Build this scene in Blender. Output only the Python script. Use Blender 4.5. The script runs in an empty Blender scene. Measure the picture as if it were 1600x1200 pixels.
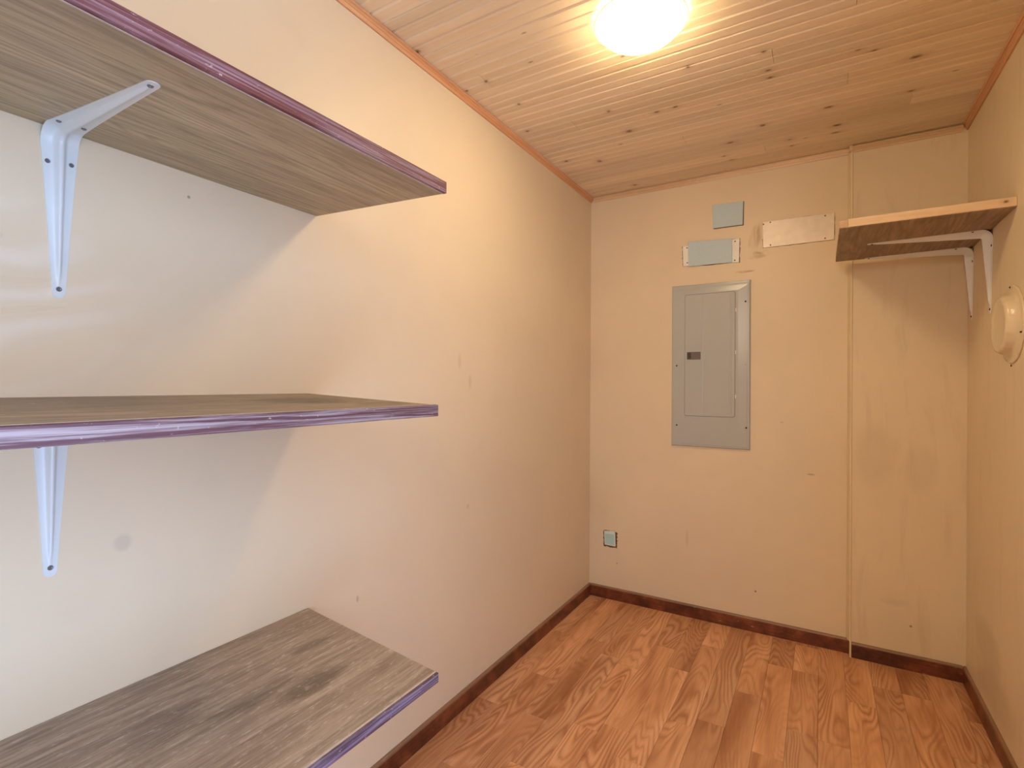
import bpy, bmesh, math, random
from mathutils import Vector, Matrix

random.seed(7)
scene = bpy.context.scene
COL = scene.collection
EYE = 1.205                      # eye height above the floor
def Z(z): return z + EYE         # height relative to the eye -> height above the floor

# ------------------------------------------------------------------ camera
FPX, YAW, PITCH, ROLL = 807.48, 0.5395, 0.0007, 0.0050
cam_data = bpy.data.cameras.new('camera')
cam_data.sensor_fit = 'HORIZONTAL'; cam_data.sensor_width = 36.0
cam_data.lens = FPX/1600*36.0
cam_data.clip_start = 0.02
cam = bpy.data.objects.new('camera', cam_data); COL.objects.link(cam)
def ray(x, y):
    r = math.cos(ROLL)*x - math.sin(ROLL)*y; u = math.sin(ROLL)*x + math.cos(ROLL)*y
    f2 = math.cos(PITCH) - math.sin(PITCH)*u; u2 = math.sin(PITCH) + math.cos(PITCH)*u
    return Vector((-math.sin(YAW)*f2 + math.cos(YAW)*r, math.cos(YAW)*f2 + math.sin(YAW)*r, u2))
fwd = ray(0, 0); rt = ray(1, 0) - fwd; up = ray(0, 1) - fwd
m = Matrix.Identity(4)
for i in range(3):
    m[i][0] = rt[i]; m[i][1] = up[i]; m[i][2] = -fwd[i]
m[2][3] = EYE
cam.matrix_world = m
scene.camera = cam

# ------------------------------------------------------------------ light & exposure
DAY = 8.6
LAMP = 51.0
FILL_ENERGY = 52.0
world = bpy.data.worlds.new('world'); scene.world = world; world.use_nodes = True
wn = world.node_tree.nodes; wn['Background'].inputs[0].default_value = (0.41, 0.61, 1.0, 1)
wn['Background'].inputs[1].default_value = DAY
scene.view_settings.view_transform = 'Standard'; scene.view_settings.look = 'None'
scene.view_settings.gamma = 1.0; scene.view_settings.use_curve_mapping = False
scene.view_settings.exposure = 0.0
hl = bpy.data.lights.new('fill_lamp', 'POINT'); hl.energy = FILL_ENERGY; hl.color = (1.0, 0.88, 0.70); hl.shadow_soft_size = 0.14  # unseen fill lamp added behind the viewer to brighten the back wall
hlo = bpy.data.objects.new('fill_lamp', hl); COL.objects.link(hlo); hlo.location = (-0.25, -1.95, 1.98)
# room measures (metres)
XL, XR, YB, YF = -1.1437, 0.5096, 2.79, -0.90
YB2, XS = 2.759, 0.115           # furred-out right part of the back wall starts at XS
ZC = Z(1.072)
DOOR = (-0.62, 0.30, 2.00)       # doorway in the right wall beside the camera: y0, y1, height
pl = bpy.data.lights.new('doorway_daylight', 'AREA'); pl.shape = 'RECTANGLE'
pl.size = DOOR[1]-DOOR[0]; pl.size_y = DOOR[2]; pl.cycles.is_portal = True
plo = bpy.data.objects.new('doorway_daylight', pl); COL.objects.link(plo)
plo.location = (XR+0.10, (DOOR[0]+DOOR[1])/2, DOOR[2]/2)
plo.rotation_euler = (0, math.radians(90), 0)
pl.size, pl.size_y = DOOR[2], DOOR[1]-DOOR[0]

# ------------------------------------------------------------------ node helpers
class NT:
    def __init__(s, name):
        s.m = bpy.data.materials.new(name); s.m.use_nodes = True
        s.t = s.m.node_tree; s.b = s.t.nodes['Principled BSDF']
    def n(s, typ, **kw):
        nd = s.t.nodes.new('ShaderNode'+typ)
        for k, v in kw.items(): setattr(nd, k, v)
        return nd
    def l(s, a, b): s.t.links.new(a, b)
    def setin(s, sock, v):
        if hasattr(v, 'links') or isinstance(v, bpy.types.NodeSocket): s.l(v, sock)
        else: sock.default_value = v
    def math(s, op, a, b=None, c=None, clamp=False):
        nd = s.n('Math', operation=op); nd.use_clamp = clamp
        s.setin(nd.inputs[0], a)
        if b is not None: s.setin(nd.inputs[1], b)
        if c is not None: s.setin(nd.inputs[2], c)
        return nd.outputs[0]
    def vmath(s, op, a, b=None):
        nd = s.n('VectorMath', operation=op); s.setin(nd.inputs[0], a)
        if b is not None: s.setin(nd.inputs[1], b)
        return nd.outputs['Value'] if op == 'LENGTH' else nd.outputs[0]
    def pos(s): return s.n('NewGeometry').outputs['Position']
    def noise(s, vec, scale=1.0, detail=3.0, rough=0.5, dist=0.0):
        nd = s.n('TexNoise'); s.l(vec, nd.inputs['Vector'])
        nd.inputs['Scale'].default_value = scale; nd.inputs['Detail'].default_value = detail
        nd.inputs['Roughness'].default_value = rough; nd.inputs['Distortion'].default_value = dist
        return nd.outputs['Fac']
    def ramp(s, fac, stops, interp='LINEAR'):
        nd = s.n('ValToRGB'); s.l(fac, nd.inputs[0]); cr = nd.color_ramp; cr.interpolation = interp
        while len(cr.elements) < len(stops): cr.elements.new(0.5)
        for e, (p, c) in zip(cr.elements, stops):
            e.position = p; e.color = (c, c, c, 1) if isinstance(c, (int, float)) else (*c, 1)
        return nd.outputs[0]
    def mix(s, fac, a, b, mode='MIX'):
        nd = s.n('Mix', data_type='RGBA', blend_type=mode)
        s.setin(nd.inputs[0], fac)
        for sk, v in ((nd.inputs[6], a), (nd.inputs[7], b)):
            if isinstance(v, tuple): sk.default_value = (*v[:3], 1)
            else: s.l(v, sk)
        return nd.outputs[2]
    def bump(s, h, strength=0.2, dist=0.002):
        nd = s.n('Bump'); nd.inputs['Strength'].default_value = strength
        nd.inputs['Distance'].default_value = dist; s.l(h, nd.inputs['Height'])
        s.l(nd.outputs[0], s.b.inputs['Normal'])
    def out(s, col=None, rough=None, spec=None, metal=None):
        if col is not None:
            if isinstance(col, tuple): s.b.inputs['Base Color'].default_value = (*col[:3], 1)
            else: s.l(col, s.b.inputs['Base Color'])
        if rough is not None: s.setin(s.b.inputs['Roughness'], rough)
        if spec is not None: s.b.inputs['Specular IOR Level'].default_value = spec
        if metal is not None: s.b.inputs['Metallic'].default_value = metal
        return s.m
    def spots(s, P, pts):
        """soft mask = 1 inside any spot; pts = (centre, radii, softness)"""
        acc = None
        for c, r, *_ in pts:
            d = s.vmath('LENGTH', s.vmath('MULTIPLY', s.vmath('SUBTRACT', P, Vector(c)), Vector([1/q for q in r])))
            acc = d if acc is None else s.math('MINIMUM', acc, d)
        return acc

def scaled(nt, P, sc): return nt.vmath('MULTIPLY', P, Vector(sc))

PAINT = (0.81, 0.655, 0.435)
def wall_paint(name, spots=(), smear=0.0, streak=0.0):
    t = NT(name); P = t.pos()
    big = t.noise(P, 1.7, 4, 0.55)
    col = t.mix(t.ramp(big, [(0.35, 0.0), (0.7, 1.0)]), tuple(c*0.965 for c in PAINT), tuple(c*1.03 for c in PAINT))
    fine = t.noise(P, 9, 4, 0.6)
    col = t.mix(t.math('MULTIPLY', t.ramp(fine, [(0.56, 0.0), (0.75, 1.0)]), 0.07), col, (0.58, 0.43, 0.26))
    if streak:
        st = t.noise(scaled(t, P, (7, 7, 1.1)), 3, 5, 0.6, 0.4)
        col = t.mix(t.math('MULTIPLY', t.ramp(st, [(0.54, 0.0), (0.72, 1.0)]), streak), col, (0.60, 0.455, 0.28))
        st2 = t.noise(scaled(t, P, (22, 22, 2.5)), 2, 3, 0.6, 0.2)
        col = t.mix(t.math('MULTIPLY', t.ramp(st2, [(0.60, 0.0), (0.72, 1.0)]), streak*0.6), col, (0.80, 0.68, 0.5))
    if spots:
        for c, r, tone, amt in spots:
            d = t.vmath('LENGTH', t.vmath('MULTIPLY', t.vmath('SUBTRACT', P, Vector(c)), Vector([1/q for q in r])))
            k = t.math('MULTIPLY', t.ramp(d, [(0.55, 1.0), (1.0, 0.0)]), amt)
            col = t.mix(k, col, tone)
    rr = t.noise(P, 3.0, 4, 0.6)
    rough = t.math('MULTIPLY_ADD', rr, 0.25, 0.33)
    if smear:
        # arcs left by wiping the gloss paint near the viewer
        d = t.vmath('LENGTH', t.vmath('MULTIPLY', t.vmath('SUBTRACT', P, Vector((XL, 0.16, Z(0.46)))), Vector((1, 1, 1.25))))
        w = t.noise(t.vmath('ADD', scaled(t, P, (0, 1.0, 3.0)), (0, 0, 0)), 2.0, 3, 0.5)
        ring = t.math('SINE', t.math('MULTIPLY_ADD', w, 14, t.math('MULTIPLY', d, 75)))
        mask = t.ramp(t.vmath('LENGTH', t.vmath('MULTIPLY', t.vmath('SUBTRACT', P, Vector((XL, 0.24, Z(0.14)))), Vector((1, 4.0, 5.0)))), [(0.4, 1.0), (1.0, 0.0)])
        rough = t.math('ADD', rough, t.math('MULTIPLY', t.math('MULTIPLY', ring, mask), smear), clamp=True)
        col = t.mix(t.math('MULTIPLY', t.math('MULTIPLY', t.math('MAXIMUM', ring, 0.0), mask), 0.45), col, (0.92, 0.80, 0.64))
    t.bump(t.noise(P, 260, 2, 0.5), 0.10, 0.0006)
    return t.out(col, rough, 0.45)

def knotty_pine(name, axis, base, dark, light, knots=(), voro=True, rough=0.42, objrand=0.5):
    """pale softwood with long grain along axis, small dark knots"""
    t = NT(name); P = t.pos()
    rnd = t.n('ObjectInfo').outputs['Random']
    off = t.n('CombineXYZ'); t.l(t.math('MULTIPLY', rnd, 37.0), off.inputs[0]); t.l(t.math('MULTIPLY', rnd, 91.0), off.inputs[1]); t.l(t.math('MULTIPLY', rnd, 53.0), off.inputs[2])
    Q = t.vmath('ADD', P, off.outputs[0])
    sc = [26, 26, 26]; sc[axis] = 1.1
    g = t.noise(scaled(t, Q, sc), 1.0, 5, 0.6, 0.5)
    ln = t.math('FRACT', t.math('MULTIPLY', g, 7.0))
    col = t.mix(t.ramp(g, [(0.35, 0.0), (0.65, 1.0)]), dark, light)
    col = t.mix(0.5, col, base)
    col = t.mix(t.math('MULTIPLY', t.ramp(ln, [(0.0, 1.0), (0.22, 0.0), (1.0, 0.0)]), 0.22), col, dark)
    tone = t.math('MULTIPLY_ADD', rnd, 0.34*objrand*2, 1-0.17*objrand*2)
    hs = t.n('HueSaturation'); t.l(col, hs.inputs['Color']); t.l(tone, hs.inputs['Value'])
    hs.inputs['Saturation'].default_value = 1.0
    col = hs.outputs[0]
    if voro:
        v = t.n('TexVoronoi', feature='F1'); v.inputs['Scale'].default_value = 1.0
        s2 = [15, 15, 0.01]; s2[axis] = 6.5
        t.l(scaled(t, P, s2), v.inputs['Vector'])
        gate = t.math('GREATER_THAN', t.n('SeparateXYZ').outputs[0], 0.5)
        sep = gate.node.inputs[0].links[0].from_node; t.l(v.outputs['Color'], sep.inputs[0])
        k = t.math('MULTIPLY', t.ramp(v.outputs['Distance'], [(0.03, 1.0), (0.085, 0.0)]), gate)
        col = t.mix(t.math('MULTIPLY', k, 0.62), col, (0.17, 0.075, 0.02))
    if knots:
        d = t.spots(P, knots)
        wob = t.math('MULTIPLY', t.math('SUBTRACT', t.noise(P, 90, 2, 0.5), 0.5), 0.7)
        d = t.math('ADD', d, wob)
        col = t.mix(t.math('MULTIPLY', t.ramp(d, [(0.15, 1.0), (1.0, 0.0)]), 0.93), col, (0.075, 0.025, 0.008))
        col = t.mix(t.math('MULTIPLY', t.ramp(t.math('MULTIPLY', d, 0.35), [(0.3, 1.0), (1.0, 0.0)]), 0.22), col, (0.40, 0.20, 0.07))
    t.bump(g, 0.12, 0.0015)
    return t.out(col, rough, 0.4)

def figured_laminate(name):
    """reddish walnut print with flame figure, grain along Y"""
    t = NT(name); P = t.pos()
    rnd = t.n('ObjectInfo').outputs['Random']
    off = t.n('CombineXYZ'); t.l(t.math('MULTIPLY', rnd, 41.0), off.inputs[0]); t.l(t.math('MULTIPLY', rnd, 87.0), off.inputs[1]); t.l(t.math('MULTIPLY', rnd, 13.0), off.inputs[2])
    Q = t.vmath('ADD', P, off.outputs[0])
    f = t.noise(scaled(t, Q, (6.5, 1.15, 1)), 1.0, 2.2, 0.42, 0.25)
    fibre0 = t.noise(scaled(t, Q, (90, 2.5, 1)), 1.0, 3, 0.6)
    rings = t.math('SINE', t.math('MULTIPLY_ADD', fibre0, 2.6, t.math('MULTIPLY', f, 170.0)))
    rings = t.math('MULTIPLY_ADD', rings, 0.5, 0.5)
    broad = t.noise(scaled(t, Q, (9.0, 1.3, 1)), 1.0, 3, 0.5, 0.6)
    fibre = t.noise(scaled(t, Q, (150, 5, 1)), 1.0, 4, 0.6)
    col = t.ramp(broad, [(0.26, (0.40, 0.155, 0.060)), (0.42, (0.62, 0.295, 0.135)), (0.58, (0.74, 0.385, 0.190)), (0.76, (0.84, 0.48, 0.260))])
    amp = t.ramp(t.noise(scaled(t, Q, (5, 1.5, 1)), 1.2, 2, 0.5), [(0.38, 0.08), (0.62, 0.55)])
    col = t.mix(t.math('MULTIPLY', t.math('POWER', rings, 3.5), amp), col, (0.30, 0.090, 0.028))
    col = t.mix(t.math('MULTIPLY', t.math('POWER', t.math('SUBTRACT', 1.0, rings), 5.0), t.math('MULTIPLY', amp, 0.45)), col, (0.92, 0.60, 0.38))
    col = t.mix(t.math('MULTIPLY', t.ramp(fibre, [(0.45, 0.0), (0.75, 1.0)]), 0.30), col, (0.34, 0.14, 0.06))
    hs = t.n('HueSaturation'); t.l(col, hs.inputs['Color'])
    t.l(t.math('MULTIPLY_ADD', rnd, 0.30, 0.86), hs.inputs['Value'])
    t.bump(fibre, 0.05, 0.0006)
    return t.out(hs.outputs[0], t.math('MULTIPLY_ADD', fibre, 0.16, 0.33), 0.45)

def oak_laminate(name, base, dark, light, stains=(), wear=0.0, sx=1.0):
    t = NT(name); P = t.pos()
    f = t.noise(scaled(t, P, (6.5*sx, 0.75, 6.5)), 1.0, 2.5, 0.45, 0.25)
    fl = t.noise(scaled(t, P, (120*sx, 5, 120)), 1.0, 3, 0.6)
    rings = t.math('MULTIPLY_ADD', t.math('SINE', t.math('MULTIPLY_ADD', fl, 2.2, t.math('MULTIPLY', f, 120.0))), 0.5, 0.5)
    pores = t.noise(scaled(t, P, (170*sx, 7, 170)), 1.0, 4, 0.7)
    broad = t.noise(scaled(t, P, (14, 1.0, 14)), 1.0, 3, 0.5, 0.3)
    col = t.mix(t.ramp(broad, [(0.3, 0.0), (0.7, 1.0)]), dark, base)
    col = t.mix(t.math('MULTIPLY', t.math('POWER', rings, 2.5), 0.80), col, dark)
    col = t.mix(t.math('MULTIPLY', t.ramp(pores, [(0.48, 0.0), (0.62, 1.0)]), 0.50), col, tuple(c*0.55 for c in dark))
    col = t.mix(t.math('MULTIPLY', t.ramp(pores, [(0.30, 1.0), (0.42, 0.0)]), 0.45), col, light)
    for c, r, tone, amt in stains:
        d = t.vmath('LENGTH', t.vmath('MULTIPLY', t.vmath('SUBTRACT', P, Vector(c)), Vector([1/q for q in r])))
        d = t.math('ADD', d, t.math('MULTIPLY', t.math('SUBTRACT', t.noise(scaled(t, P, (30, 8, 1)), 1.0, 4, 0.6), 0.5), 1.6))
        col = t.mix(t.math('MULTIPLY', t.ramp(d, [(0.45, 1.0), (0.95, 0.0)]), amt), col, tone)
    if wear:
        w = t.noise(scaled(t, P, (190, 30, 10)), 1.0, 5, 0.75)
        col = t.mix(t.math('MULTIPLY', t.ramp(w, [(0.56, 0.0), (0.66, 1.0)]), wear), col, light)
        s2 = t.noise(P, 55, 2, 0.5)
        col = t.mix(t.ramp(s2, [(0.765, 0.0), (0.785, 0.6)]), col, (0.75, 0.72, 0.66))
    t.bump(pores, 0.25, 0.0008)
    return t.out(col, t.math('MULTIPLY_ADD', broad, 0.2, 0.40), 0.4)

def worn_edging(name, base, worn, amt, rough=0.34):
    t = NT(name); P = t.pos()
    s = t.noise(scaled(t, P, (3, 3.5, 210)), 1.0, 5, 0.7, 0.3)
    sc = t.noise(scaled(t, P, (1, 0.6, 1)), 130, 4, 0.75)
    gr = t.noise(scaled(t, P, (4, 6, 420)), 1.0, 3, 0.6)
    col = t.mix(t.math('MULTIPLY', t.ramp(gr, [(0.4, 0.0), (0.7, 1.0)]), 0.6), base, tuple(c*0.35 for c in base))
    col = t.mix(t.math('MULTIPLY', t.ramp(s, [(0.45, 0.0), (0.64, 1.0)]), amt), col, worn)
    chip = t.ramp(sc, [(0.645, 0.0), (0.69, 1.0)])
    col = t.mix(t.math('MULTIPLY', chip, 0.75), col, (0.62, 0.50, 0.42))
    t.bump(gr, 0.3, 0.001)
    return t.out(col, rough, 0.6)

def stained_baseboard(name, ax):
    t = NT(name); P = t.pos()
    sc = [70, 70, 130]; sc[ax] = 5
    g = t.noise(scaled(t, P, sc), 1.0, 4, 0.6, 0.3)
    b = t.noise(P, 9, 4, 0.65)
    col = t.ramp(b, [(0.32, (0.050, 0.013, 0.007)), (0.48, (0.16, 0.038, 0.014)), (0.66, (0.32, 0.090, 0.030))])
    col = t.mix(t.math('MULTIPLY', t.ramp(g, [(0.4, 0.0), (0.65, 1.0)]), 0.5), col, (0.05, 0.014, 0.006))
    sp = t.noise(scaled(t, P, [120 if i != ax else 22 for i in range(3)]), 1.0, 3, 0.6)
    col = t.mix(t.ramp(sp, [(0.70, 0.0), (0.76, 0.7)]), col, (0.60, 0.44, 0.30))
    zs = t.n('SeparateXYZ'); t.l(P, zs.inputs[0])
    col = t.mix(t.ramp(zs.outputs[2], [(0.056, 0.0), (0.062, 0.55)]), col, (0.40, 0.25, 0.14))
    t.bump(g, 0.3, 0.001)
    return t.out(col, 0.36, 0.5)

def simple(name, col, rough=0.5, spec=0.4, metal=0.0, var=0.06, sc=30, bump=0.0, bsc=200):
    t = NT(name); P = t.pos()
    c = t.mix(t.noise(P, sc, 4, 0.6), tuple(x*(1-var) for x in col), tuple(min(1, x*(1+var)) for x in col))
    if bump: t.bump(t.noise(P, bsc, 3, 0.5), bump, 0.0005)
    return t.out(c, rough, spec, metal)

# ------------------------------------------------------------------ materials
DK = (0.30, 0.26, 0.20)
M = {}
M['paint_left'] = wall_paint('wall_paint_left', [
    ((XL, 0.466, Z(-0.306)), (0.05, 0.018, 0.020), (0.56, 0.46, 0.34), 0.4),
    ((XL, 1.533, Z(0.085)), (0.05, 0.012, 0.035), (0.66, 0.49, 0.27), 0.4),
    ((XL, 1.600, Z(0.01)), (0.05, 0.012, 0.030), (0.66, 0.49, 0.27), 0.5),
    ((XL, 1.590, Z(-0.461)), (0.05, 0.011, 0.010), (0.55, 0.42, 0.28), 0.4),
    ((XL, 0.5824, Z(0.3906)), (0.05, 0.004, 0.004), DK, 0.8),
    ((XL, 1.05, Z(-0.62)), (0.05, 0.005, 0.012), DK, 0.5)], smear=0.22)
M['paint_back'] = wall_paint('wall_paint_back', [
    ((-0.0405, YB, Z(-0.414)), (0.020, 0.05, 0.005), DK, 0.6),
    ((-0.163, YB, Z(-0.175)), (0.010, 0.05, 0.004), DK, 0.35),
    ((-0.2736, YB, Z(-1.0086)), (0.006, 0.05, 0.006), (0.2, 0.13, 0.07), 0.8),
    ((-0.979, YB, Z(-1.00)), (0.006, 0.05, 0.006), DK, 0.6),
    ((-0.60, YB, Z(-0.80)), (0.010, 0.05, 0.05), (0.62, 0.49, 0.31), 0.4),
    ((-0.309, YB, Z(0.565)), (0.030, 0.05, 0.004), (0.45, 0.30, 0.15), 0.6)])
M['paint_panel'] = wall_paint('wall_paint_back_right', [
    ((0.20, YB2, Z(-0.30)), (0.09, 0.05, 0.16), (0.62, 0.50, 0.32), 0.35),
    ((0.36, YB2, Z(-0.35)), (0.07, 0.05, 0.12), (0.62, 0.50, 0.32), 0.3),
    ((0.27, YB2, Z(-0.93)), (0.06, 0.05, 0.02), (0.62, 0.50, 0.32), 0.3),
    ((0.33, YB2, Z(-1.02)), (0.006, 0.05, 0.006), (0.2, 0.13, 0.07), 0.7)], streak=0.30)
M['paint_right'] = wall_paint('wall_paint_right', [
    ((XR, 2.35, Z(-1.05)), (0.05, 0.28, 0.09), (0.50, 0.40, 0.25), 0.35),
    ((XR, 2.45, Z(-0.92)), (0.05, 0.20, 0.10), (0.42, 0.34, 0.22), 0.3),
    ((XR, 2.20, Z(0.62)), (0.05, 0.10, 0.16), (0.84, 0.66, 0.45), 0.3)], streak=0.22)
M['paint_plain'] = wall_paint('wall_paint_front')
def kn(px, py, rx, ry): return ((px, py, ZC), (rx, ry, 1.0))
KN = [(-1.1237,1.271,.016,.012),(-1.0254,1.5211,.010,.008),(-1.1172,1.5321,.010,.008),(-.7012,2.124,.017,.015),(-.9167,2.3391,.016,.014),
      (-1.0722,1.907,.010,.009),(-.9972,1.7075,.008,.007),(-.4875,2.0275,.014,.009),(-.3901,1.7959,.010,.007),(-.156,2.0008,.015,.008),
      (-.1601,1.9516,.013,.008),(-.1638,1.8356,.011,.007),(.2594,2.1146,.022,.012),(.0202,2.3304,.022,.006),(.0512,2.5081,.020,.009),
      (.0481,2.5751,.022,.009),(-.2112,2.3545,.014,.012),(-.3497,2.4499,.020,.010),(-.5592,2.0288,.014,.009),(-1.0544,2.2588,.012,.010),
      (-.862,2.7113,.014,.010),(-.5604,1.6287,.010,.007),(.0965,1.9777,.010,.005),(.1405,2.0073,.014,.006),(.2757,2.3496,.018,.008),
      (-.1236,2.5500,.014,.007),(-.1176,2.6200,.016,.007),(-.395,2.58,.013,.007),(-.37,2.64,.014,.006),(-.72,1.93,.009,.007)]
M['ceiling'] = knotty_pine('knotty_pine_ceiling', 0, (0.88, 0.69, 0.45), (0.80, 0.58, 0.35), (0.93, 0.77, 0.54), [kn(*k) for k in KN], objrand=0.25)
M['trim_wood'] = knotty_pine('pine_trim', 1, (0.72, 0.36, 0.165), (0.56, 0.25, 0.10), (0.82, 0.46, 0.23), voro=False, objrand=0.1, rough=0.35)
M['trim_wood_x'] = knotty_pine('pine_trim_back', 0, (0.78, 0.54, 0.31), (0.60, 0.36, 0.18), (0.86, 0.64, 0.40), voro=False, objrand=0.1, rough=0.35)
M['shelf_pine_x'] = knotty_pine('cut_pine_lath', 0, (0.84, 0.60, 0.37), (0.66, 0.42, 0.22), (0.90, 0.70, 0.46), voro=False, objrand=0.1, knots=[((0.484, 2.138, Z(0.5686)), (0.0075, 0.5, 0.0055))])
M['shelf_pine_y'] = knotty_pine('cut_pine_strip', 1, (0.66, 0.42, 0.25), (0.48, 0.28, 0.14), (0.74, 0.5, 0.3), voro=False, objrand=0.1)
M['floor'] = figured_laminate('walnut_laminate')
M['base_x'] = stained_baseboard('dark_baseboard_back', 0)
M['base_y'] = stained_baseboard('dark_baseboard_side', 1)
M['shelf_top'] = oak_laminate('oak_laminate_upper', (0.60, 0.48, 0.29), (0.40, 0.30, 0.175), (0.76, 0.64, 0.43))
M['shelf_mid'] = oak_laminate('oak_laminate_middle', (0.42, 0.32, 0.21), (0.24, 0.17, 0.105), (0.58, 0.48, 0.36),
    [((-0.93, 0.72, Z(-0.035)), (0.11, 0.17, 1), (0.095, 0.07, 0.045), 0.75), ((-0.80, 0.80, Z(-0.035)), (0.05, 0.10, 1), (0.14, 0.10, 0.06), 0.5)], wear=0.35)
M['shelf_low'] = oak_laminate('oak_laminate_lower', (0.47, 0.36, 0.255), (0.33, 0.24, 0.165), (0.70, 0.60, 0.48),
    [((-0.885, 0.70, Z(-0.60)), (0.035, 0.13, 1), (0.105, 0.075, 0.048), 0.65), ((-0.93, 0.60, Z(-0.60)), (0.035, 0.13, 1), (0.13, 0.095, 0.065), 0.55),
     ((-0.98, 0.46, Z(-0.60)), (0.05, 0.10, 1), (0.14, 0.10, 0.068), 0.4), ((-1.0, 0.78, Z(-0.60)), (0.015, 0.06, 1), (0.13, 0.09, 0.06), 0.5)], wear=0.55)
M['shelf_small'] = oak_laminate('walnut_laminate_underside', (0.42, 0.28, 0.175), (0.26, 0.165, 0.095), (0.56, 0.40, 0.26), sx=0.6)
M['edging_top'] = worn_edging('mahogany_edging_upper', (0.170, 0.040, 0.035), (0.42, 0.27, 0.29), 0.8, 0.55)
M['edging_mid'] = worn_edging('mahogany_edging_middle', (0.150, 0.060, 0.070), (0.50, 0.42, 0.42), 0.85, 0.55)
M['edging_low'] = worn_edging('mahogany_edging_lower', (0.110, 0.060, 0.085), (0.40, 0.34, 0.46), 0.8)
M['white_metal'] = simple('white_enamel', (0.74, 0.76, 0.72), 0.30, 0.5, var=0.03)
M['white_metal_lit'] = simple('white_enamel_lit_copy', (0.90, 0.89, 0.86), 0.35, 0.5, var=0.03)  # same white enamel, extra light painted into the colour for the right-wall brackets
M['raw_edge'] = simple('raw_laminate_edge', (0.62, 0.50, 0.42), 0.6, 0.3, var=0.35, sc=120)
M['screw'] = simple('steel_screw', (0.24, 0.24, 0.26), 0.35, 0.5, 0.7)
M['dark_screw'] = simple('dark_screw', (0.035, 0.03, 0.03), 0.4, 0.5, 0.4)
M['panel'] = simple('grey_enamel', (0.47, 0.475, 0.43), 0.24, 0.5, var=0.02, bump=0.04)
M['black_plastic'] = simple('dark_plastic', (0.055, 0.045, 0.040), 0.4)
M['latch_grey'] = simple('brown_grey_plastic', (0.16, 0.125, 0.105), 0.4)
M['blue_card'] = simple('pale_blue_board', (0.56, 0.67, 0.68), 0.6, 0.3, var=0.10, sc=160, bump=0.2, bsc=400)
M['teal_card'] = simple('teal_board', (0.46, 0.70, 0.62), 0.6, 0.3, var=0.06, sc=60)
M['teal_edge'] = simple('pale_teal_edge', (0.72, 0.82, 0.76), 0.6, 0.3)
M['white_plate'] = simple('white_plate_metal', (0.90, 0.86, 0.77), 0.45, 0.4, var=0.06)
M['steel_plate'] = simple('tan_steel_plate', (0.86, 0.74, 0.58), 0.38, 0.5, metal=0.1, var=0.16, sc=22)
M['torn'] = simple('torn_paint_edge', (0.20, 0.11, 0.06), 0.8, 0.2, var=0.5, sc=150)
M['flue'] = simple('painted_flue_plate', (0.81, 0.655, 0.425), 0.28, 0.5, var=0.05, bump=0.3, bsc=40)
M['slit'] = simple('dark_gap', (0.02, 0.035, 0.03), 0.7, 0.2)
M['seam_paint'] = simple('seam_strip_paint', (0.80, 0.64, 0.41), 0.4, 0.45, var=0.04, sc=20)
M['pan'] = simple('lamp_pan_enamel', (0.78, 0.76, 0.70), 0.35, 0.4)
def lamp_glass():
    t = NT('lit_frosted_glass'); t.out((0.9, 0.9, 0.86), 0.25, 0.5)
    t.b.inputs['Emission Color'].default_value = (1.0, 0.78, 0.48, 1)
    t.b.inputs['Emission Strength'].default_value = LAMP
    return t.m
M['lamp_glass'] = lamp_glass()
def rim_glass():
    t = NT('clear_rim_glass'); t.out((0.78, 0.86, 0.78), 0.12, 0.6)
    t.b.inputs['Transmission Weight'].default_value = 0.55
    return t.m
M['rim'] = rim_glass()

# ------------------------------------------------------------------ mesh helpers
def link(name, bm, mat, parent=None, smooth=False, mats=None):
    me = bpy.data.meshes.new(name)
    bmesh.ops.recalc_face_normals(bm, faces=bm.faces[:])
    bm.to_mesh(me); bm.free()
    for mm in (mats or [mat]): me.materials.append(mm)
    if smooth:
        for p in me.polygons: p.use_smooth = True
    o = bpy.data.objects.new(name, me); COL.objects.link(o)
    if parent: o.parent = parent
    return o
def hull(bm, pts, faces):
    vs = [bm.verts.new(p) for p in pts]
    return [bm.faces.new([vs[i] for i in f]) for f in faces]
BOXF = [(0,3,2,1),(4,5,6,7),(0,1,5,4),(1,2,6,5),(2,3,7,6),(3,0,4,7)]
def box(bm, x0, x1, y0, y1, z0, z1, bev=0.0):
    tmp = bmesh.new()
    hull(tmp, [(x0,y0,z0),(x1,y0,z0),(x1,y1,z0),(x0,y1,z0),(x0,y0,z1),(x1,y0,z1),(x1,y1,z1),(x0,y1,z1)], BOXF)
    if bev: bmesh.ops.bevel(tmp, geom=tmp.edges[:], offset=bev, segments=1, affect='EDGES')
    me = bpy.data.meshes.new('tmp'); tmp.to_mesh(me); tmp.free(); bm.from_mesh(me); bpy.data.meshes.remove(me)
def sweep(bm, prof, path_a, path_b):
    """closed profile (list of 3D offsets) extruded between two points"""
    a = [bm.verts.new(Vector(path_a)+Vector(p)) for p in prof]; b = [bm.verts.new(Vector(path_b)+Vector(p)) for p in prof]
    n = len(prof)
    for i in range(n): bm.faces.new([a[i], a[(i+1)%n], b[(i+1)%n], b[i]])
    bm.faces.new(a); bm.faces.new(b[::-1])
def loft(bm, rings, cap=True):
    R = [[bm.verts.new(p) for p in r] for r in rings]; n = len(R[0])
    for r0, r1 in zip(R, R[1:]):
        for i in range(n): bm.faces.new([r0[i], r0[(i+1)%n], r1[(i+1)%n], r1[i]])
    if cap: bm.faces.new(R[0]); bm.faces.new(R[-1][::-1])
def empty(name, loc, label=None, cat=None, group=None):
    o = bpy.data.objects.new(name, None); COL.objects.link(o); o.location = loc; o.empty_display_size = 0.05
    if label: o['label'] = label
    if cat: o['category'] = cat
    if group: o['group'] = group
    return o
def struct(o): o['kind'] = 'structure'; return o
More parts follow.
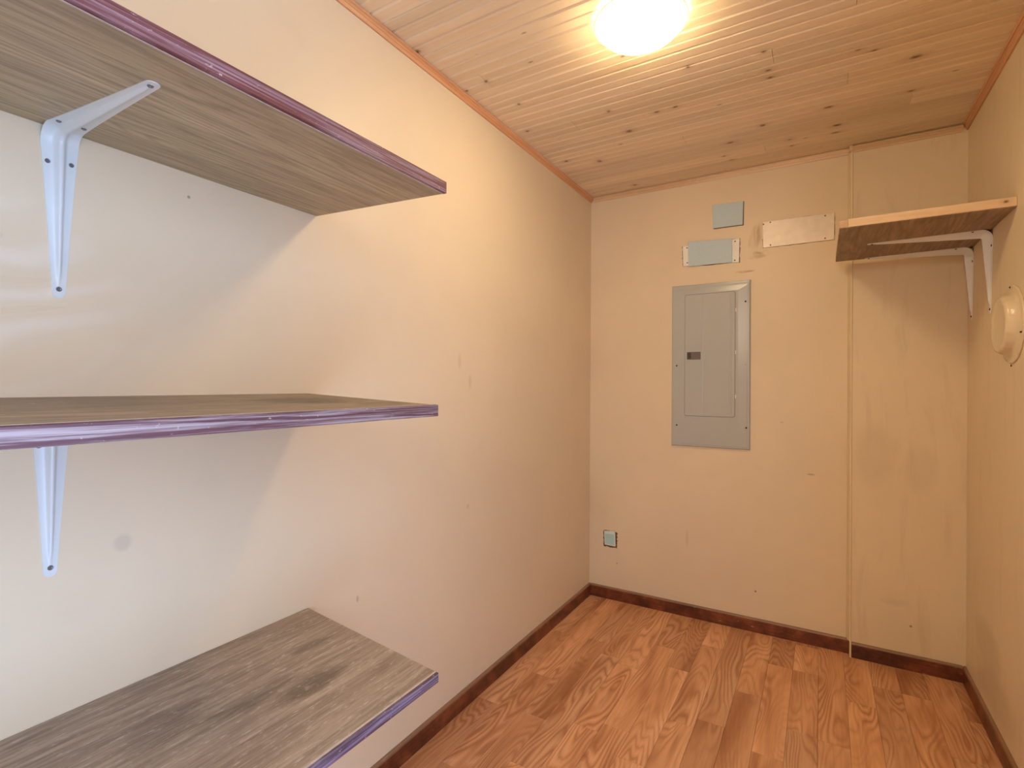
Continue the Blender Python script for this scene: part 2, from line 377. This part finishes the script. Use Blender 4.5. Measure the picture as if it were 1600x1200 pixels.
def B(*a, bev=0.0):
    bm = bmesh.new(); box(bm, *a, bev=bev); return bm
def shift(bm, v):
    bmesh.ops.translate(bm, verts=bm.verts[:], vec=Vector(v)); return bm

# ------------------------------------------------------------------ room shell
T = 0.10
bm = B(XL-T, XR+T+0.0, YF-T, YB+T, -0.12, -0.008)
floor = struct(link('floor', bm, M['base_x']))
bm = B(XL-T, XR+T, YF-T, YB+T, ZC+0.012, ZC+0.12)
ceiling = struct(link('ceiling', bm, M['ceiling']))
struct(link('wall_left', B(XL-T, XL, YF, YB, -0.008, ZC+0.012), M['paint_left']))
wb = bmesh.new()
box(wb, XL-T, XR+T, YB, YB+T, -0.008, ZC+0.012)
wall_back = struct(link('wall_back', wb, M['paint_back']))
fur = link('furred_panel', B(XS, XR, YB2, YB, -0.0, ZC+0.010), M['paint_panel'], wall_back)
fur['label'] = 'right part of the back wall, furred out a little'
wr = bmesh.new()
box(wr, XR, XR+T, DOOR[1], YB, -0.008, ZC+0.012)
box(wr, XR, XR+T, YF, DOOR[0], -0.008, ZC+0.012)
box(wr, XR, XR+T, DOOR[0], DOOR[1], DOOR[2], ZC+0.012)
struct(link('wall_right', wr, M['paint_right']))
wf = bmesh.new()                     # opening added so the fill lamp behind the viewer shines in
box(wf, XL-T, -0.80, YF-T, YF, -0.008, ZC+0.012)
box(wf, 0.30, XR+T, YF-T, YF, -0.008, ZC+0.012)
box(wf, -0.80, 0.30, YF-T, YF, 2.15, ZC+0.012)
struct(link('wall_front', wf, M['paint_plain']))
hb = bmesh.new()                     # unseen hall added to house the fill lamp, closed against the sky
box(hb, XL-T-0.1, XL-T, YF-3.1, YF-T, -0.12, ZC+0.12)
box(hb, XR+T, XR+T+0.1, YF-3.1, YF-T, -0.12, ZC+0.12)
box(hb, XL-T, XR+T, YF-3.2, YF-3.1, -0.12, ZC+0.12)
struct(link('wall_added_hall', hb, M['paint_plain']))
struct(link('floor_added_hall', B(XL-T, XR+T, YF-3.1, YF-T, -0.12, 0.0), M['floor']))
struct(link('ceiling_added_hall', B(XL-T, XR+T, YF-3.1, YF-T, ZC, ZC+0.12), M['paint_plain']))

# doorway casing on the right wall beside the viewer
dc = empty('door_1', (XR, (DOOR[0]+DOOR[1])/2, 0)); dc['kind'] = 'structure'
def child_world(o):                     # children keep world-space meshes
    o.matrix_parent_inverse = o.parent.matrix_world.inverted() if o.parent else Matrix.Identity(4)
    return o
def part(name, bm, mat, parent, smooth=False, mats=None):
    """mesh given in world space, origin moved to the parent's origin"""
    org = Vector((0, 0, 0)); p = parent
    while p is not None: org += p.location; p = p.parent
    shift(bm, -org)
    return link(name, bm, mat, parent, smooth, mats)
part('door_casing', B(XR-0.014, XR, DOOR[0]-0.06, DOOR[0], 0, DOOR[2]+0.06, bev=0.002), M['base_y'], dc)
part('door_casing', B(XR-0.014, XR, DOOR[1], DOOR[1]+0.06, 0, DOOR[2]+0.06, bev=0.002), M['base_y'], dc)
part('door_casing', B(XR-0.014, XR, DOOR[0], DOOR[1], DOOR[2], DOOR[2]+0.06, bev=0.002), M['base_y'], dc)

# floor strips ---------------------------------------------------------------
SW = 0.0935
known = {0: [1.646], 1: [1.906], 2: [1.66, 2.298], 3: [1.42, 2.20], 4: [2.16], 5: [1.75], 6: [2.248], 7: [2.520], 8: [1.95], 9: [2.21],
         10: [2.50], 11: [2.50, 2.752], 12: [2.05], 13: [2.36], 14: [2.53], 15: [2.53], 16: [2.18], 17: [2.45]}
for k in range(18):
    x0 = -1.1281 + k*SW; x1 = min(x0 + SW, XR); 
    if k == 0: x0 = XL
    ys = [YF] ; yk = known[k]
    y = yk[0]
    back = []
    while y > YF + 0.12:
        back.append(y); y -= random.uniform(0.42, 0.78)
    ys += back[::-1] + yk[1:]
    y = ys[-1] + random.uniform(0.55, 0.8)
    while y < YB - 0.2: ys.append(y); y += random.uniform(0.5, 0.8)
    ys.append(YB)
    for y0, y1 in zip(ys, ys[1:]):
        bm = bmesh.new(); g = 0.0003; c = 0.0006
        a = [(x0+g, y0+g), (x1-g, y0+g), (x1-g, y1-g), (x0+g, y1-g)]
        b = [(x0+g+c, y0+g+c), (x1-g-c, y0+g+c), (x1-g-c, y1-g-c), (x0+g+c, y1-g-c)]
        loft(bm, [[(p[0], p[1], -0.008) for p in a], [(p[0], p[1], -c) for p in a], [(p[0], p[1], 0) for p in b]])
        link('floor_plank', bm, M['floor'], floor)

# ceiling boards -------------------------------------------------------------
BW = 0.0894
joints = {0: [-0.140], 8: [-0.223], 6: [0.2826], 3: [0.075], 10: [-0.41], 5: [-0.518], -4: [-1.023], 1: [-0.878], -1: [0.31], 2: [], 4: [], 7: [], 9: []}
row0 = 1.833
for k in range(-31, 11):
    y0 = row0 + k*BW; y1 = y0 + BW
    y0c, y1c = max(y0, YF), min(y1, YB)
    if y1c - y0c < 0.01: continue
    js = joints.get(k, [random.uniform(-1.0, 0.4)] if random.random() < 0.35 else [])
    xs = [XL] + sorted(js) + [XR]
    dep = 0.0052; v = 0.0062; th = 0.012
    def prof(y0, y1):
        p = [(0, y0, th), (0, y0, dep), (0, y0+v, 0)]
        ym = y0 + BW/2
        if ym + v < y1: p += [(0, ym-v, 0), (0, ym, dep), (0, ym+v, 0)]
        p += [(0, y1-0.0012, 0), (0, y1, dep*0.7), (0, y1, th)]
        return p
    for xa, xb in zip(xs, xs[1:]):
        bm = bmesh.new()
        sweep(bm, prof(y0c, y1c), (xa+0.0006, 0, ZC), (xb-0.0006, 0, ZC))
        link('ceiling_board', bm, M['ceiling'], ceiling)

# ceiling trims (three stepped beads) -----------------------------------------
def crown(w, h):            # 2D (out from wall, down from ceiling)
    return [(0, 0), (w, 0), (w, -h*0.16), (w*0.86, -h*0.30), (w*0.74, -h*0.26), (w*0.64, -h*0.40), (w*0.60, -h*0.58), (w*0.46, -h*0.60), (w*0.38, -h*0.74), (w*0.30, -h*1.0), (0, -h)]
w, h = 0.018, 0.023
pr = crown(w, h)
bm = bmesh.new(); sweep(bm, [(a, 0, b) for a, b in pr], (XL, YF, ZC-0.0012), (XL, YB, ZC-0.0012)); struct(link('trim_1', bm, M['trim_wood']))
bm = bmesh.new(); sweep(bm, [(0, -a, b) for a, b in pr], (XL+w, YB, ZC-0.0018), (XS-0.012, YB, ZC-0.0018)); struct(link('trim_2', bm, M['trim_wood_x']))
bm = bmesh.new(); sweep(bm, [(0, -a, b*0.9) for a, b in pr], (XS-0.004, YB2, ZC-0.009), (XR-w, YB2, ZC-0.009)); struct(link('trim_3', bm, M['trim_wood_x']))
bm = bmesh.new(); box(bm, XS-0.012, XS, YB2-0.016, YB-0.001, ZC-0.026, ZC-0.002); struct(link('trim_4', bm, M['trim_wood_x']))
bm = bmesh.new(); sweep(bm, [(-a*1.1, 0, b*1.1) for a, b in pr], (XR, YF, ZC), (XR, YB2, ZC)); struct(link('trim_5', bm, M['trim_wood']))
# vertical cover strip where the wall steps forward
bm = bmesh.new()
sweep(bm, [(XS-0.014, YB, 0), (XS-0.013, YB-0.014, 0), (XS-0.009, YB-0.023, 0), (XS-0.004, YB2-0.002, 0), (XS+0.001, YB2-0.004, 0), (XS+0.003, YB2-0.0005, 0), (XS-0.001, YB2+0.001, 0), (XS-0.001, YB, 0)], (0, 0, 0.066), (0, 0, ZC-0.024))
box(bm, XS-0.0035, XS+0.003, YB2-0.016, YB-0.002, 0.0, 0.0655)
struct(link('trim_6', bm, M['seam_paint']))

# baseboards ------------------------------------------------------------------
BH = 0.066; BT = 0.012
def bprof(): return [(0, 0), (BT, 0), (BT, BH-0.008), (BT*0.75, BH-0.002), (BT*0.4, BH), (0, BH)]
bm = bmesh.new(); sweep(bm, [(a, 0, b) for a, b in bprof()], (XL, YF, 0.0), (XL, YB, 0.0)); struct(link('baseboard_left', bm, M['base_y']))
bm = bmesh.new(); sweep(bm, [(0, -a, b) for a, b in bprof()], (XL+BT, YB, 0.0), (XS-0.004, YB, 0.0)); bb = struct(link('baseboard_back', bm, M['base_x']))
bm = bmesh.new(); sweep(bm, [(0, -a, b) for a, b in bprof()], (XS+0.0035, YB2, 0.0), (XR-BT, YB2, 0.0)); link('baseboard_end_piece', bm, M['base_x'], bb)
bm = bmesh.new(); sweep(bm, [(-a, 0, b) for a, b in bprof()], (XR, DOOR[1]+0.06, 0.0), (XR, YB2, 0.0)); struct(link('baseboard_right', bm, M['base_y']))

# ------------------------------------------------------------------ left wall shelves
def left_shelf(name, y1, zw_top, slope, th, mat, emat, label):
    """board against the left wall from the front wall to y1; zw_top = height of the upper face at the wall"""
    y0 = YF + 0.01; d = 0.425; e = 0.0085
    root = empty(name, (XL, (y0+y1)/2, zw_top-th), label, 'shelf', 'deep shelves on the left wall')
    def slab(xa, xb, ya, yb, ta, tb, bev):
        bm = bmesh.new(); box(bm, xa, xb, ya, yb, ta, tb, bev=bev)
        for v in bm.verts: v.co.z += zw_top - slope*(v.co.x - XL)
        return bm
    part('board', slab(XL+0.0005, XL+d, y0, y1, -th, 0, 0.0006), mat, root)
    part('edging', slab(XL+d+0.0002, XL+d+e, y0, y1+0.0005, -th-0.0005, 0.0005, 0.0009), emat, root)
    part('raw_edge', slab(XL+d-0.0015, XL+d+0.0012, y0, y1-0.001, -th-0.0012, -th-0.0006, 0.0), M['raw_edge'], root)
    part('raw_edge', slab(XL+d-0.0012, XL+d+0.0030, y0, y1-0.001, 0.0006, 0.0010, 0.0), M['raw_edge'], root)
    return root
left_shelf('wall_shelf', 0.9016, Z(0.4401+0.0242), 0.0455, 0.0242, M['shelf_top'], M['edging_top'],
           'highest of the three deep left-wall shelves, seen from below with dark red front edge')
left_shelf('wall_shelf', 0.8768, Z(-0.0258), 0.0455, 0.0234, M['shelf_mid'], M['edging_mid'],
           'middle of the three deep left-wall shelves, seen nearly edge-on with purplish worn edge')
left_shelf('wall_shelf', 0.8822, Z(-0.5834), 0.1005, 0.0200, M['shelf_low'], M['edging_low'],
           'lowest of the three deep left-wall shelves, its stained top seen from above')

# ------------------------------------------------------------------ pressed steel brackets
def bracket_mesh(Lw, Ls, tilt=0.0, w0=0.0265, h0=0.024, rw=1.0):
    """local: +X out from the wall, -Z down the wall, Y across; corner at origin"""
    rho = 0.030
    path = []                                   # (x, z, nx, nz, w, h)
    def wid(t): return w0 + (0.0095-w0)*min(1, t**0.85)
    def hei(t): return h0 + (0.0035-h0)*min(1, t)
    n = 14
    for i in range(n+1):
        t = 1 - i/n; s = rho + (Lw-rho)*t
        path.append((0.0, -s, 1, 0, wid(t), hei(t), s, Lw))
    for i in range(1, 8):
        a = math.pi/2*i/8
        path.append((rho-rho*math.cos(a), -rho+rho*math.sin(a), math.cos(a), -math.sin(a), w0, h0, 0, 1))
    for i in range(n+1):
        t = i/n; s = rho + (Ls-rho)*t
        path.append((s, 0.0, 0, -1, wid(t), hei(t), s, Ls))
    # rounded tips
    def tip(p, sign):
        out = []; x, z, nx, nz, w, h, s, L = p
        for k in (1, 2, 3):
            a = math.pi/2*k/3.4
            dx = w*math.sin(a); ww = w*math.cos(a)
            out.append((x + (dx if nx == 0 else 0), z - (dx if nx == 1 else 0), nx, nz, ww, 0.0015, s, L))
        return out
    path = tip(path[0], 0)[::-1] + path + tip(path[-1], 1)
    bm = bmesh.new(); rings = []
    for x, z, nx, nz, w, h, s, L in path:
        hh = h
        if s > L-0.020 and L > 1e-6 and L != 1: hh = 0.0016
        th = 0.0014
        prof = [(-w, 0), (-w, th), (-0.62*w*rw, th), (-0.44*w*rw, th+0.12*hh), (-0.25*w*rw, hh*0.80), (-0.12*w*rw, hh), (0.12*w*rw, hh), (0.25*w*rw, hh*0.80), (0.44*w*rw, th+0.12*hh), (0.62*w*rw, th), (w, th), (w, 0)]
        if hh < 0.002: prof = [(a, min(b, th)) for a, b in prof]
        rings.append([(x+nx*o, y, z+nz*o - tilt*(x+nx*o)) for y, o in prof])
    loft(bm, rings)
    return bm
def screw_mesh(r, axis, tiltz=0):
    bm = bmesh.new(); n = 12
    def P(rad, hgt): return [Vector((rad*math.cos(2*math.pi*i/n), rad*math.sin(2*math.pi*i/n), hgt)) for i in range(n)]
    rings = [P(r, 0), P(r, 0.0012), P(r*0.72, 0.0022), P(r*0.4, 0.0020), P(r*0.3, 0.0010)]
    R = Vector((0, 0, 1)).rotation_difference(Vector(axis)).to_matrix()
    loft(bm, [[R @ p for p in q] for q in rings])
    return bm
def bracket(loc, rotz, Lw, Ls, label, tilt=0.0, group=None, smat='screw', h0=0.024, rw=1.0, mat='white_metal'):
    root = empty('shelf_bracket', loc, label, 'bracket', group)
    root.rotation_euler = (0, 0, rotz)
    body = link('bracket_body', bracket_mesh(Lw, Ls, tilt, h0=h0, rw=rw), M[mat], root, smooth=True)
    md = body.modifiers.new('edges', 'EDGE_SPLIT'); md.split_angle = math.radians(50)
    th = 0.0012
    for y, z in ((-0.0165, -0.060), (0.0165, -0.056)):
        link('screw', shift(screw_mesh(0.0038, (1, 0, 0)), (th, y, z)), M[smat], root)
    link('screw', shift(screw_mesh(0.0042, (1, 0, 0)), (th, 0, -Lw+0.006)), M[smat], root)
    for y, x in ((-0.0165, 0.048), (0.0165, 0.052)):
        link('screw', shift(screw_mesh(0.0038, (0, 0, -1)), (x, y, -th-tilt*x)), M[smat], root)
    x = Ls-0.006
    link('screw', shift(screw_mesh(0.0042, (0, 0, -1)), (x, 0, -th-tilt*x)), M[smat], root)
    return root
GB = 'white pressed-steel shelf brackets'
bracket((XL, 0.367, Z(0.4401)), 0.0, 0.284, 0.325, 'white steel bracket on the left wall under the highest shelf', 0.0455, GB, h0=0.013, rw=0.72)
bracket((XL, 0.3575, Z(-0.0258-0.0234)), 0.0, 0.278, 0.325, 'white steel bracket on the left wall under the middle shelf', 0.0455, GB, h0=0.013, rw=0.72)

# ------------------------------------------------------------------ small shelf on the right wall
zb = Z(0.5523)
rs = empty('corner_shelf', (XR, 2.42, zb), 'small pale-edged wooden shelf high on the right wall by the back corner', 'shelf')
X0, Y0, Y1, TH = 0.0517, 2.1384, 2.700, 0.0245
part('board', B(X0+0.0255, XR-0.0005, Y0+0.019, Y1, zb, zb+0.0165, bev=0.0005), M['shelf_small'], rs)
part('underside_panel', B(X0, XR-0.0005, Y0+0.0005, Y1, zb-0.0025, zb-0.0001, bev=0.0003), M['shelf_small'], rs)
part('near_edging', B(X0+0.0257, XR-0.0005, Y0, Y0+0.0185, zb, zb+TH+0.0035, bev=0.0008), M['shelf_pine_x'], rs)
part('left_edging', B(X0, X0+0.0253, Y0+0.0005, Y1, zb, zb+TH, bev=0.0008), M['shelf_pine_y'], rs)
zb2 = zb - 0.0025
bracket((XR, 2.425, zb2), math.pi, 0.283, 0.350, 'nearer of the two white brackets under the small right-wall shelf', 0, GB, 'dark_screw', mat='white_metal_lit')
bracket((XR, 2.690, zb2), math.pi, 0.278, 0.343, 'farther white bracket under the small right-wall shelf, next to the back corner', 0, GB, 'dark_screw', mat='white_metal_lit')

# ------------------------------------------------------------------ round flue cover on the right wall
def flue():
    cy, cz = 2.178, Z(0.194)
    root = empty('flue_cover', (XR, cy, cz), 'round beige painted metal flue cover on the right wall below the small shelf', 'wall cover')
    n = 96
    rnd = random.Random(3)
    prof = [(0.121, 0.0, 0), (0.122, 0.0025, 1), (0.119, 0.0055, 1), (0.111, 0.0045, .6), (0.104, 0.0050, .5), (0.101, 0.012, .3), (0.098, 0.024, 1), (0.093, 0.032, 1), (0.086, 0.0345, .4), (0.078, 0.0320, .1), (0.045, 0.0312, 0), (0.012, 0.0310, 0)]
    bm = bmesh.new(); rings = []
    ph = [rnd.uniform(-1, 1) for _ in range(n)]
    for j, (r, d, cr) in enumerate(prof):
        oy = 0.0
        if j >= 5: r, oy = r*0.92, 0.008
        rings.append([(-(d + (0.0011*cr*ph[i] if cr else 0)), oy+(r+0.0012*cr*ph[(i*7) % n])*math.cos(2*math.pi*i/n), (r+0.0012*cr*ph[(i*7) % n])*math.sin(2*math.pi*i/n)) for i in range(n)])
    loft(bm, rings)
    link('cover_plate', bm, M['flue'], root, smooth=True)
    a = math.radians(192)
    # torn slit in the flange, on the camera side
    bm = bmesh.new()
    hull(bm, [(-0.0075, -0.084, -0.0290), (-0.0070, -0.1120, -0.0300), (-0.0065, -0.1120, -0.0345), (-0.0070, -0.084, -0.0340),
              (-0.0045, -0.084, -0.0290), (-0.0045, -0.1120, -0.0300), (-0.0045, -0.1120, -0.0345), (-0.0045, -0.084, -0.0340)], BOXF)
    link('torn_slit', bm, M['slit'], root)
    for y, z in ((0.005, 0.1165), (0.010, -0.128)):
        link('screw', shift(screw_mesh(0.003, (-1, 0, 0)), (-0.0052 if z > 0 else 0, y, z)), M['dark_screw'], root)
flue()

# ------------------------------------------------------------------ electrical panel
def epanel():
    x0, x1, z0, z1 = -0.681, -0.300, Z(-0.3185), Z(0.5225)
    Y = YB
    root = empty('electrical_panel', ((x0+x1)/2, Y, z0), 'grey metal electrical panel with a closed door on the back wall', 'electrical panel')
    def rect(a, b, c, d, y): return [(a, y, c), (b, y, c), (b, y, d), (a, y, d)]
    px0, px1, pz0, pz1 = -0.617, -0.352, Z(-0.170), Z(0.4745)
    bm = bmesh.new()
    loft(bm, [rect(x0, x1, z0, z1, Y), rect(x0+0.001, x1-0.001, z0+0.001, z1-0.001, Y-0.004), rect(x0+0.004, x1-0.004, z0+0.004, z1-0.004, Y-0.0128), rect(x0+0.009, x1-0.009, z0+0.009, z1-0.012, Y-0.0140),
              rect(x0+0.013, x1-0.013, z0+0.013, z1-0.022, Y-0.0142), rect(x0+0.0135, x1-0.0135, z0+0.0135, z1-0.0225, Y-0.0160), rect(px0, px1, pz0, pz1, Y-0.0195), rect(px0+0.003, px1-0.003, pz0+0.003, pz1-0.003, Y-0.0197)])
    part('panel_cover', bm, M['panel'], root)
    # door: rounded rectangle slab standing in a fine gap
    dx0, dx1, dz0, dz1 = -0.6102, -0.3692, Z(-0.158), Z(0.468)
    def rr(a, b, c, d, r, y, n=5):
        pts = []
        for cx, cz, s in ((b-r, d-r, 0), (a+r, d-r, 1), (a+r, c+r, 2), (b-r, c+r, 3)):
            for i in range(n+1):
                t = math.pi/2*(s + i/n); pts.append((cx+r*math.cos(t), y, cz+r*math.sin(t)))
        return pts
    bm = bmesh.new(); loft(bm, [rr(dx0-0.0016, dx1+0.0016, dz0-0.0016, dz1+0.0016, 0.011, Y-0.0190), rr(dx0-0.0016, dx1+0.0016, dz0-0.0016, dz1+0.0016, 0.011, Y-0.01985)])
    part('door_gap', bm, M['latch_grey'], root)
    bm = bmesh.new()
    loft(bm, [rr(dx0, dx1, dz0, dz1, 0.010, Y-0.0195), rr(dx0, dx1, dz0, dz1, 0.010, Y-0.0212), rr(dx0+0.0012, dx1-0.0012, dz0+0.0012, dz1-0.0012, 0.009, Y-0.0222)])
    for xx in (-0.523, -0.392, -0.384):       # pressed vertical ribs
        tmp = bmesh.new(); sweep(tmp, [(xx-0.003, Y-0.0221, 0), (xx, Y-0.0230, 0), (xx+0.003, Y-0.0221, 0)], (0, 0, dz0+0.01), (0, 0, dz1-0.01))
        me = bpy.data.meshes.new('t'); tmp.to_mesh(me); tmp.free(); bm.from_mesh(me); bpy.data.meshes.remove(me)
    door = part('panel_door', bm, M['panel'], root)
    part('latch', B(-0.5995, -0.532, Y-0.0242, Y-0.0220, Z(0.133), Z(0.172), bev=0.0006), M['latch_grey'], door)
    part('latch_slider', B(-0.5965, -0.5785, Y-0.0252, Y-0.0243, Z(0.137), Z(0.168), bev=0.0003), M['black_plastic'], door)
    for zz in (0.375, 0.165, -0.055):
        part('hinge', B(-0.3672, -0.3640, Y-0.0225, Y-0.0200, Z(zz-0.009), Z(zz+0.009), bev=0.0005), M['white_plate'], root)
    for x, z, mm in ((-0.654, 0.4168, 'panel'), (-0.3222, 0.4144, 'dark_screw'), (-0.6526, 0.1021, 'dark_screw'), (-0.3209, 0.1037, 'panel'), (-0.6511, -0.209, 'dark_screw'), (-0.3166, -0.2082, 'dark_screw')):
        s = part('screw', shift(screw_mesh(0.0045, (0, -1, 0)), (x, Y-0.0165, Z(z))), M[mm], root)
        if mm == 'panel': s['label'] = 'grey painted screw'
epanel()

# ------------------------------------------------------------------ plates and boards on the back wall
def quad_slab(pts, y0, y1, ch=0.0008):
    """pts: four (x, z) corners counter-clockwise; slab from y0 (wall) out to y1"""
    cx = sum(p[0] for p in pts)/4; cz = sum(p[1] for p in pts)/4
    ins = [(x+(cx-x)*ch/0.05, z+(cz-z)*ch/0.05) for x, z in pts]
    bm = bmesh.new()
    loft(bm, [[(x, y0, z) for x, z in pts], [(x, y1+ch, z) for x, z in pts], [(x, y1, z) for x, z in ins]])
    return bm
def torn(pts, n=60, amp=0.004, out=0.004, seed=1):
    """irregular rim of bare wall around a cover, a millimetre proud"""
    rnd = random.Random(seed); loop = []
    m = len(pts); per = n//m
    cx = sum(p[0] for p in pts)/m; cz = sum(p[1] for p in pts)/m
    for i in range(m):
        (xa, za), (xb, zb_) = pts[i], pts[(i+1)%m]
        for k in range(per):
            t = k/per; x = xa+(xb-xa)*t; z = za+(zb_-za)*t
            d = Vector((x-cx, z-cz)); d.normalize(); r = out*0.3 + rnd.random()*amp
            loop.append((x+d.x*r, z+d.y*r))
    bm = bmesh.new()
    loft(bm, [[(x, YB, z) for x, z in loop], [(x, YB-0.0005, z) for x, z in loop]])
    return bm
def zz(l): return [(x, Z(z)) for x, z in l]
# upper blue square
p = zz([(-0.4770, 0.8000), (-0.3385, 0.7985), (-0.3360, 0.9135), (-0.4800, 0.9190)])
r = empty('cover_board', (-0.408, YB, Z(0.80)), 'pale blue square board on the back wall, topmost above the grey panel', 'wall cover')
part('blue_board', quad_slab(p, YB-0.0006, YB-0.0075), M['blue_card'], r)
part('painted_backing', quad_slab(zz([(-0.4745, 0.7965), (-0.3340, 0.7950), (-0.3325, 0.9150), (-0.4770, 0.9165)]), YB, YB-0.0006, 0.0001), M['torn'], r)
# white plate with the blue board on it
p = zz([(-0.6255, 0.6250), (-0.3545, 0.6140), (-0.3525, 0.7320), (-0.6280, 0.7290)])
r = empty('cover_plate', (-0.49, YB, Z(0.62)), 'white metal cover plate behind a blue board, just above the grey panel', 'wall cover')
part('plate', quad_slab(p, YB-0.0005, YB-0.0035), M['white_plate'], r)
part('torn_paint', torn(p, seed=4), M['torn'], r)
for x, z in ((-0.606, 0.718), (-0.604, 0.640), (-0.373, 0.720), (-0.374, 0.626)):
    part('screw', shift(screw_mesh(0.0035, (0, -1, 0)), (x, YB-0.0035, Z(z))), M['latch_grey'], r)
p = zz([(-0.5960, 0.6190), (-0.3860, 0.6165), (-0.3870, 0.7345), (-0.5995, 0.7470)])
o = part('blue_board', quad_slab(p, YB-0.0062, YB-0.0105), M['blue_card'], r)
# steel blanking plate
p = zz([(-0.2465, 0.6705), (0.0482, 0.6705), (0.0488, 0.7935), (-0.2500, 0.7970)])
r = empty('blanking_plate', (-0.10, YB, Z(0.67)), 'long tan metal blanking plate on the back wall beside the small shelf', 'wall cover')
part('plate', quad_slab(p, YB-0.0005, YB-0.0055), M['steel_plate'], r)
part('torn_paint', torn(p, amp=0.0022, out=0.002, seed=9), M['torn'], r)
for x, z in ((-0.215, 0.790), (-0.214, 0.680), (0.012, 0.785), (0.012, 0.681), (-0.2455, 0.785)):
    part('screw', shift(screw_mesh(0.0033, (0, -1, 0)), (x, YB-0.0055, Z(z))), M['latch_grey'], r)
# low teal board over an outlet hole
p = zz([(-1.0475, -0.9020), (-0.9850, -0.9040), (-0.9885, -0.8200), (-1.0510, -0.8260)])
r = empty('outlet_cover', (-1.018, YB, Z(-0.90)), 'small teal board covering an outlet hole low on the back wall by the left corner', 'wall cover')
part('torn_paint', torn(zz([(-1.055, -0.912), (-0.982, -0.912), (-0.982, -0.829), (-1.055, -0.826)]), amp=0.006, seed=12), M['torn'], r)
part('teal_board', quad_slab(p, YB-0.0055, YB-0.0135), M['teal_edge'], r)
p2 = zz([(-1.0425, -0.8960), (-0.9915, -0.8975), (-0.9930, -0.8380), (-1.0445, -0.8400)])
part('teal_face', quad_slab(p2, YB-0.0137, YB-0.0146, 0.0003), M['teal_card'], r)
part('backing', quad_slab(zz([(-1.0440, -0.8980), (-0.9900, -0.8980), (-0.9930, -0.8240), (-1.0460, -0.8300)]), YB-0.0006, YB-0.0053, 0.0002), M['torn'], r)

# blistered paint beside the blanking plate: soft folds on the wall
def blister(cx, cz, rx, rz, hgt, rot, seed):
    rnd = random.Random(seed); bm = bmesh.new(); n, k = 40, 10; grid = []
    for j in range(k+1):
        q = j/k; row = []
        for i in range(n):
            a = 2*math.pi*i/n
            rr_ = 1 + 0.18*math.sin(2*a+seed) + 0.10*math.sin(5*a+seed*2)
            u = q*rr_*math.cos(a); v = q*rr_*math.sin(a)
            h = hgt*(math.cos(q*math.pi)*0.5+0.5)*(0.75+0.35*math.sin(5.5*u+3*v+seed))
            x = rx*u; z = rz*v
            row.append((cx + x*math.cos(rot)-z*math.sin(rot), YB - h + 0.0001*(q == 1), cz + x*math.sin(rot)+z*math.cos(rot)))
        grid.append(row)
    R = [[bm.verts.new(p) for p in row] for row in grid[1:]]; c = bm.verts.new(grid[0][0])
    for i in range(n): bm.faces.new([c, R[0][i], R[0][(i+1)%n]])
    for r0, r1 in zip(R, R[1:]):
        for i in range(n): bm.faces.new([r0[i], r1[i], r1[(i+1)%n], r0[(i+1)%n]])
    link('paint_blister', bm, M['paint_back'], wall_back, smooth=True)
blister(-0.277, Z(0.735), 0.030, 0.085, 0.020, -0.12, 1.0)
blister(-0.262, Z(0.640), 0.045, 0.024, 0.015, 0.25, 2.3)
blister(-0.330, Z(0.566), 0.050, 0.009, 0.006, 0.05, 3.1)

# ------------------------------------------------------------------ ceiling light
def ceiling_light(cx, cy):
    root = empty('ceiling_light', (cx, cy, ZC), 'round flush white glass ceiling light, switched on', 'ceiling light')
    n = 64
    def ring(r, z): return [(0.95*r*math.cos(2*math.pi*i/n), 0.95*r*math.sin(2*math.pi*i/n), z) for i in range(n)]
    bm = bmesh.new(); loft(bm, [ring(0.105, 0.0), ring(0.107, -0.003), ring(0.107, -0.010), ring(0.100, -0.012)]); link('lamp_pan', bm, M['pan'], root, smooth=True)
    prof = [(0.1265, -0.0125), (0.1280, -0.016)]
    for i in range(1, 11):
        a = math.pi/2*i/11; prof.append((0.128*math.cos(a)**0.75, -0.016-0.046*math.sin(a)))
    prof.append((0.012, -0.0625))
    bm = bmesh.new(); loft(bm, [ring(r, z) for r, z in prof]); link('glass_shade', bm, M['lamp_glass'], root, smooth=True)
    bm = bmesh.new()
    sec = [(0.1285, -0.0115), (0.1405, -0.0120), (0.1420, -0.0145), (0.1405, -0.0175), (0.1295, -0.0200)]
    R = [[bm.verts.new(p) for p in ring(r, z)] for r, z in sec]
    for j in range(len(R)):
        a, b = R[j], R[(j+1) % len(R)]
        for i in range(n): bm.faces.new([a[i], a[(i+1)%n], b[(i+1)%n], b[i]])
    link('glass_rim', bm, M['rim'], root, smooth=True)
ceiling_light(-0.458, 1.484)
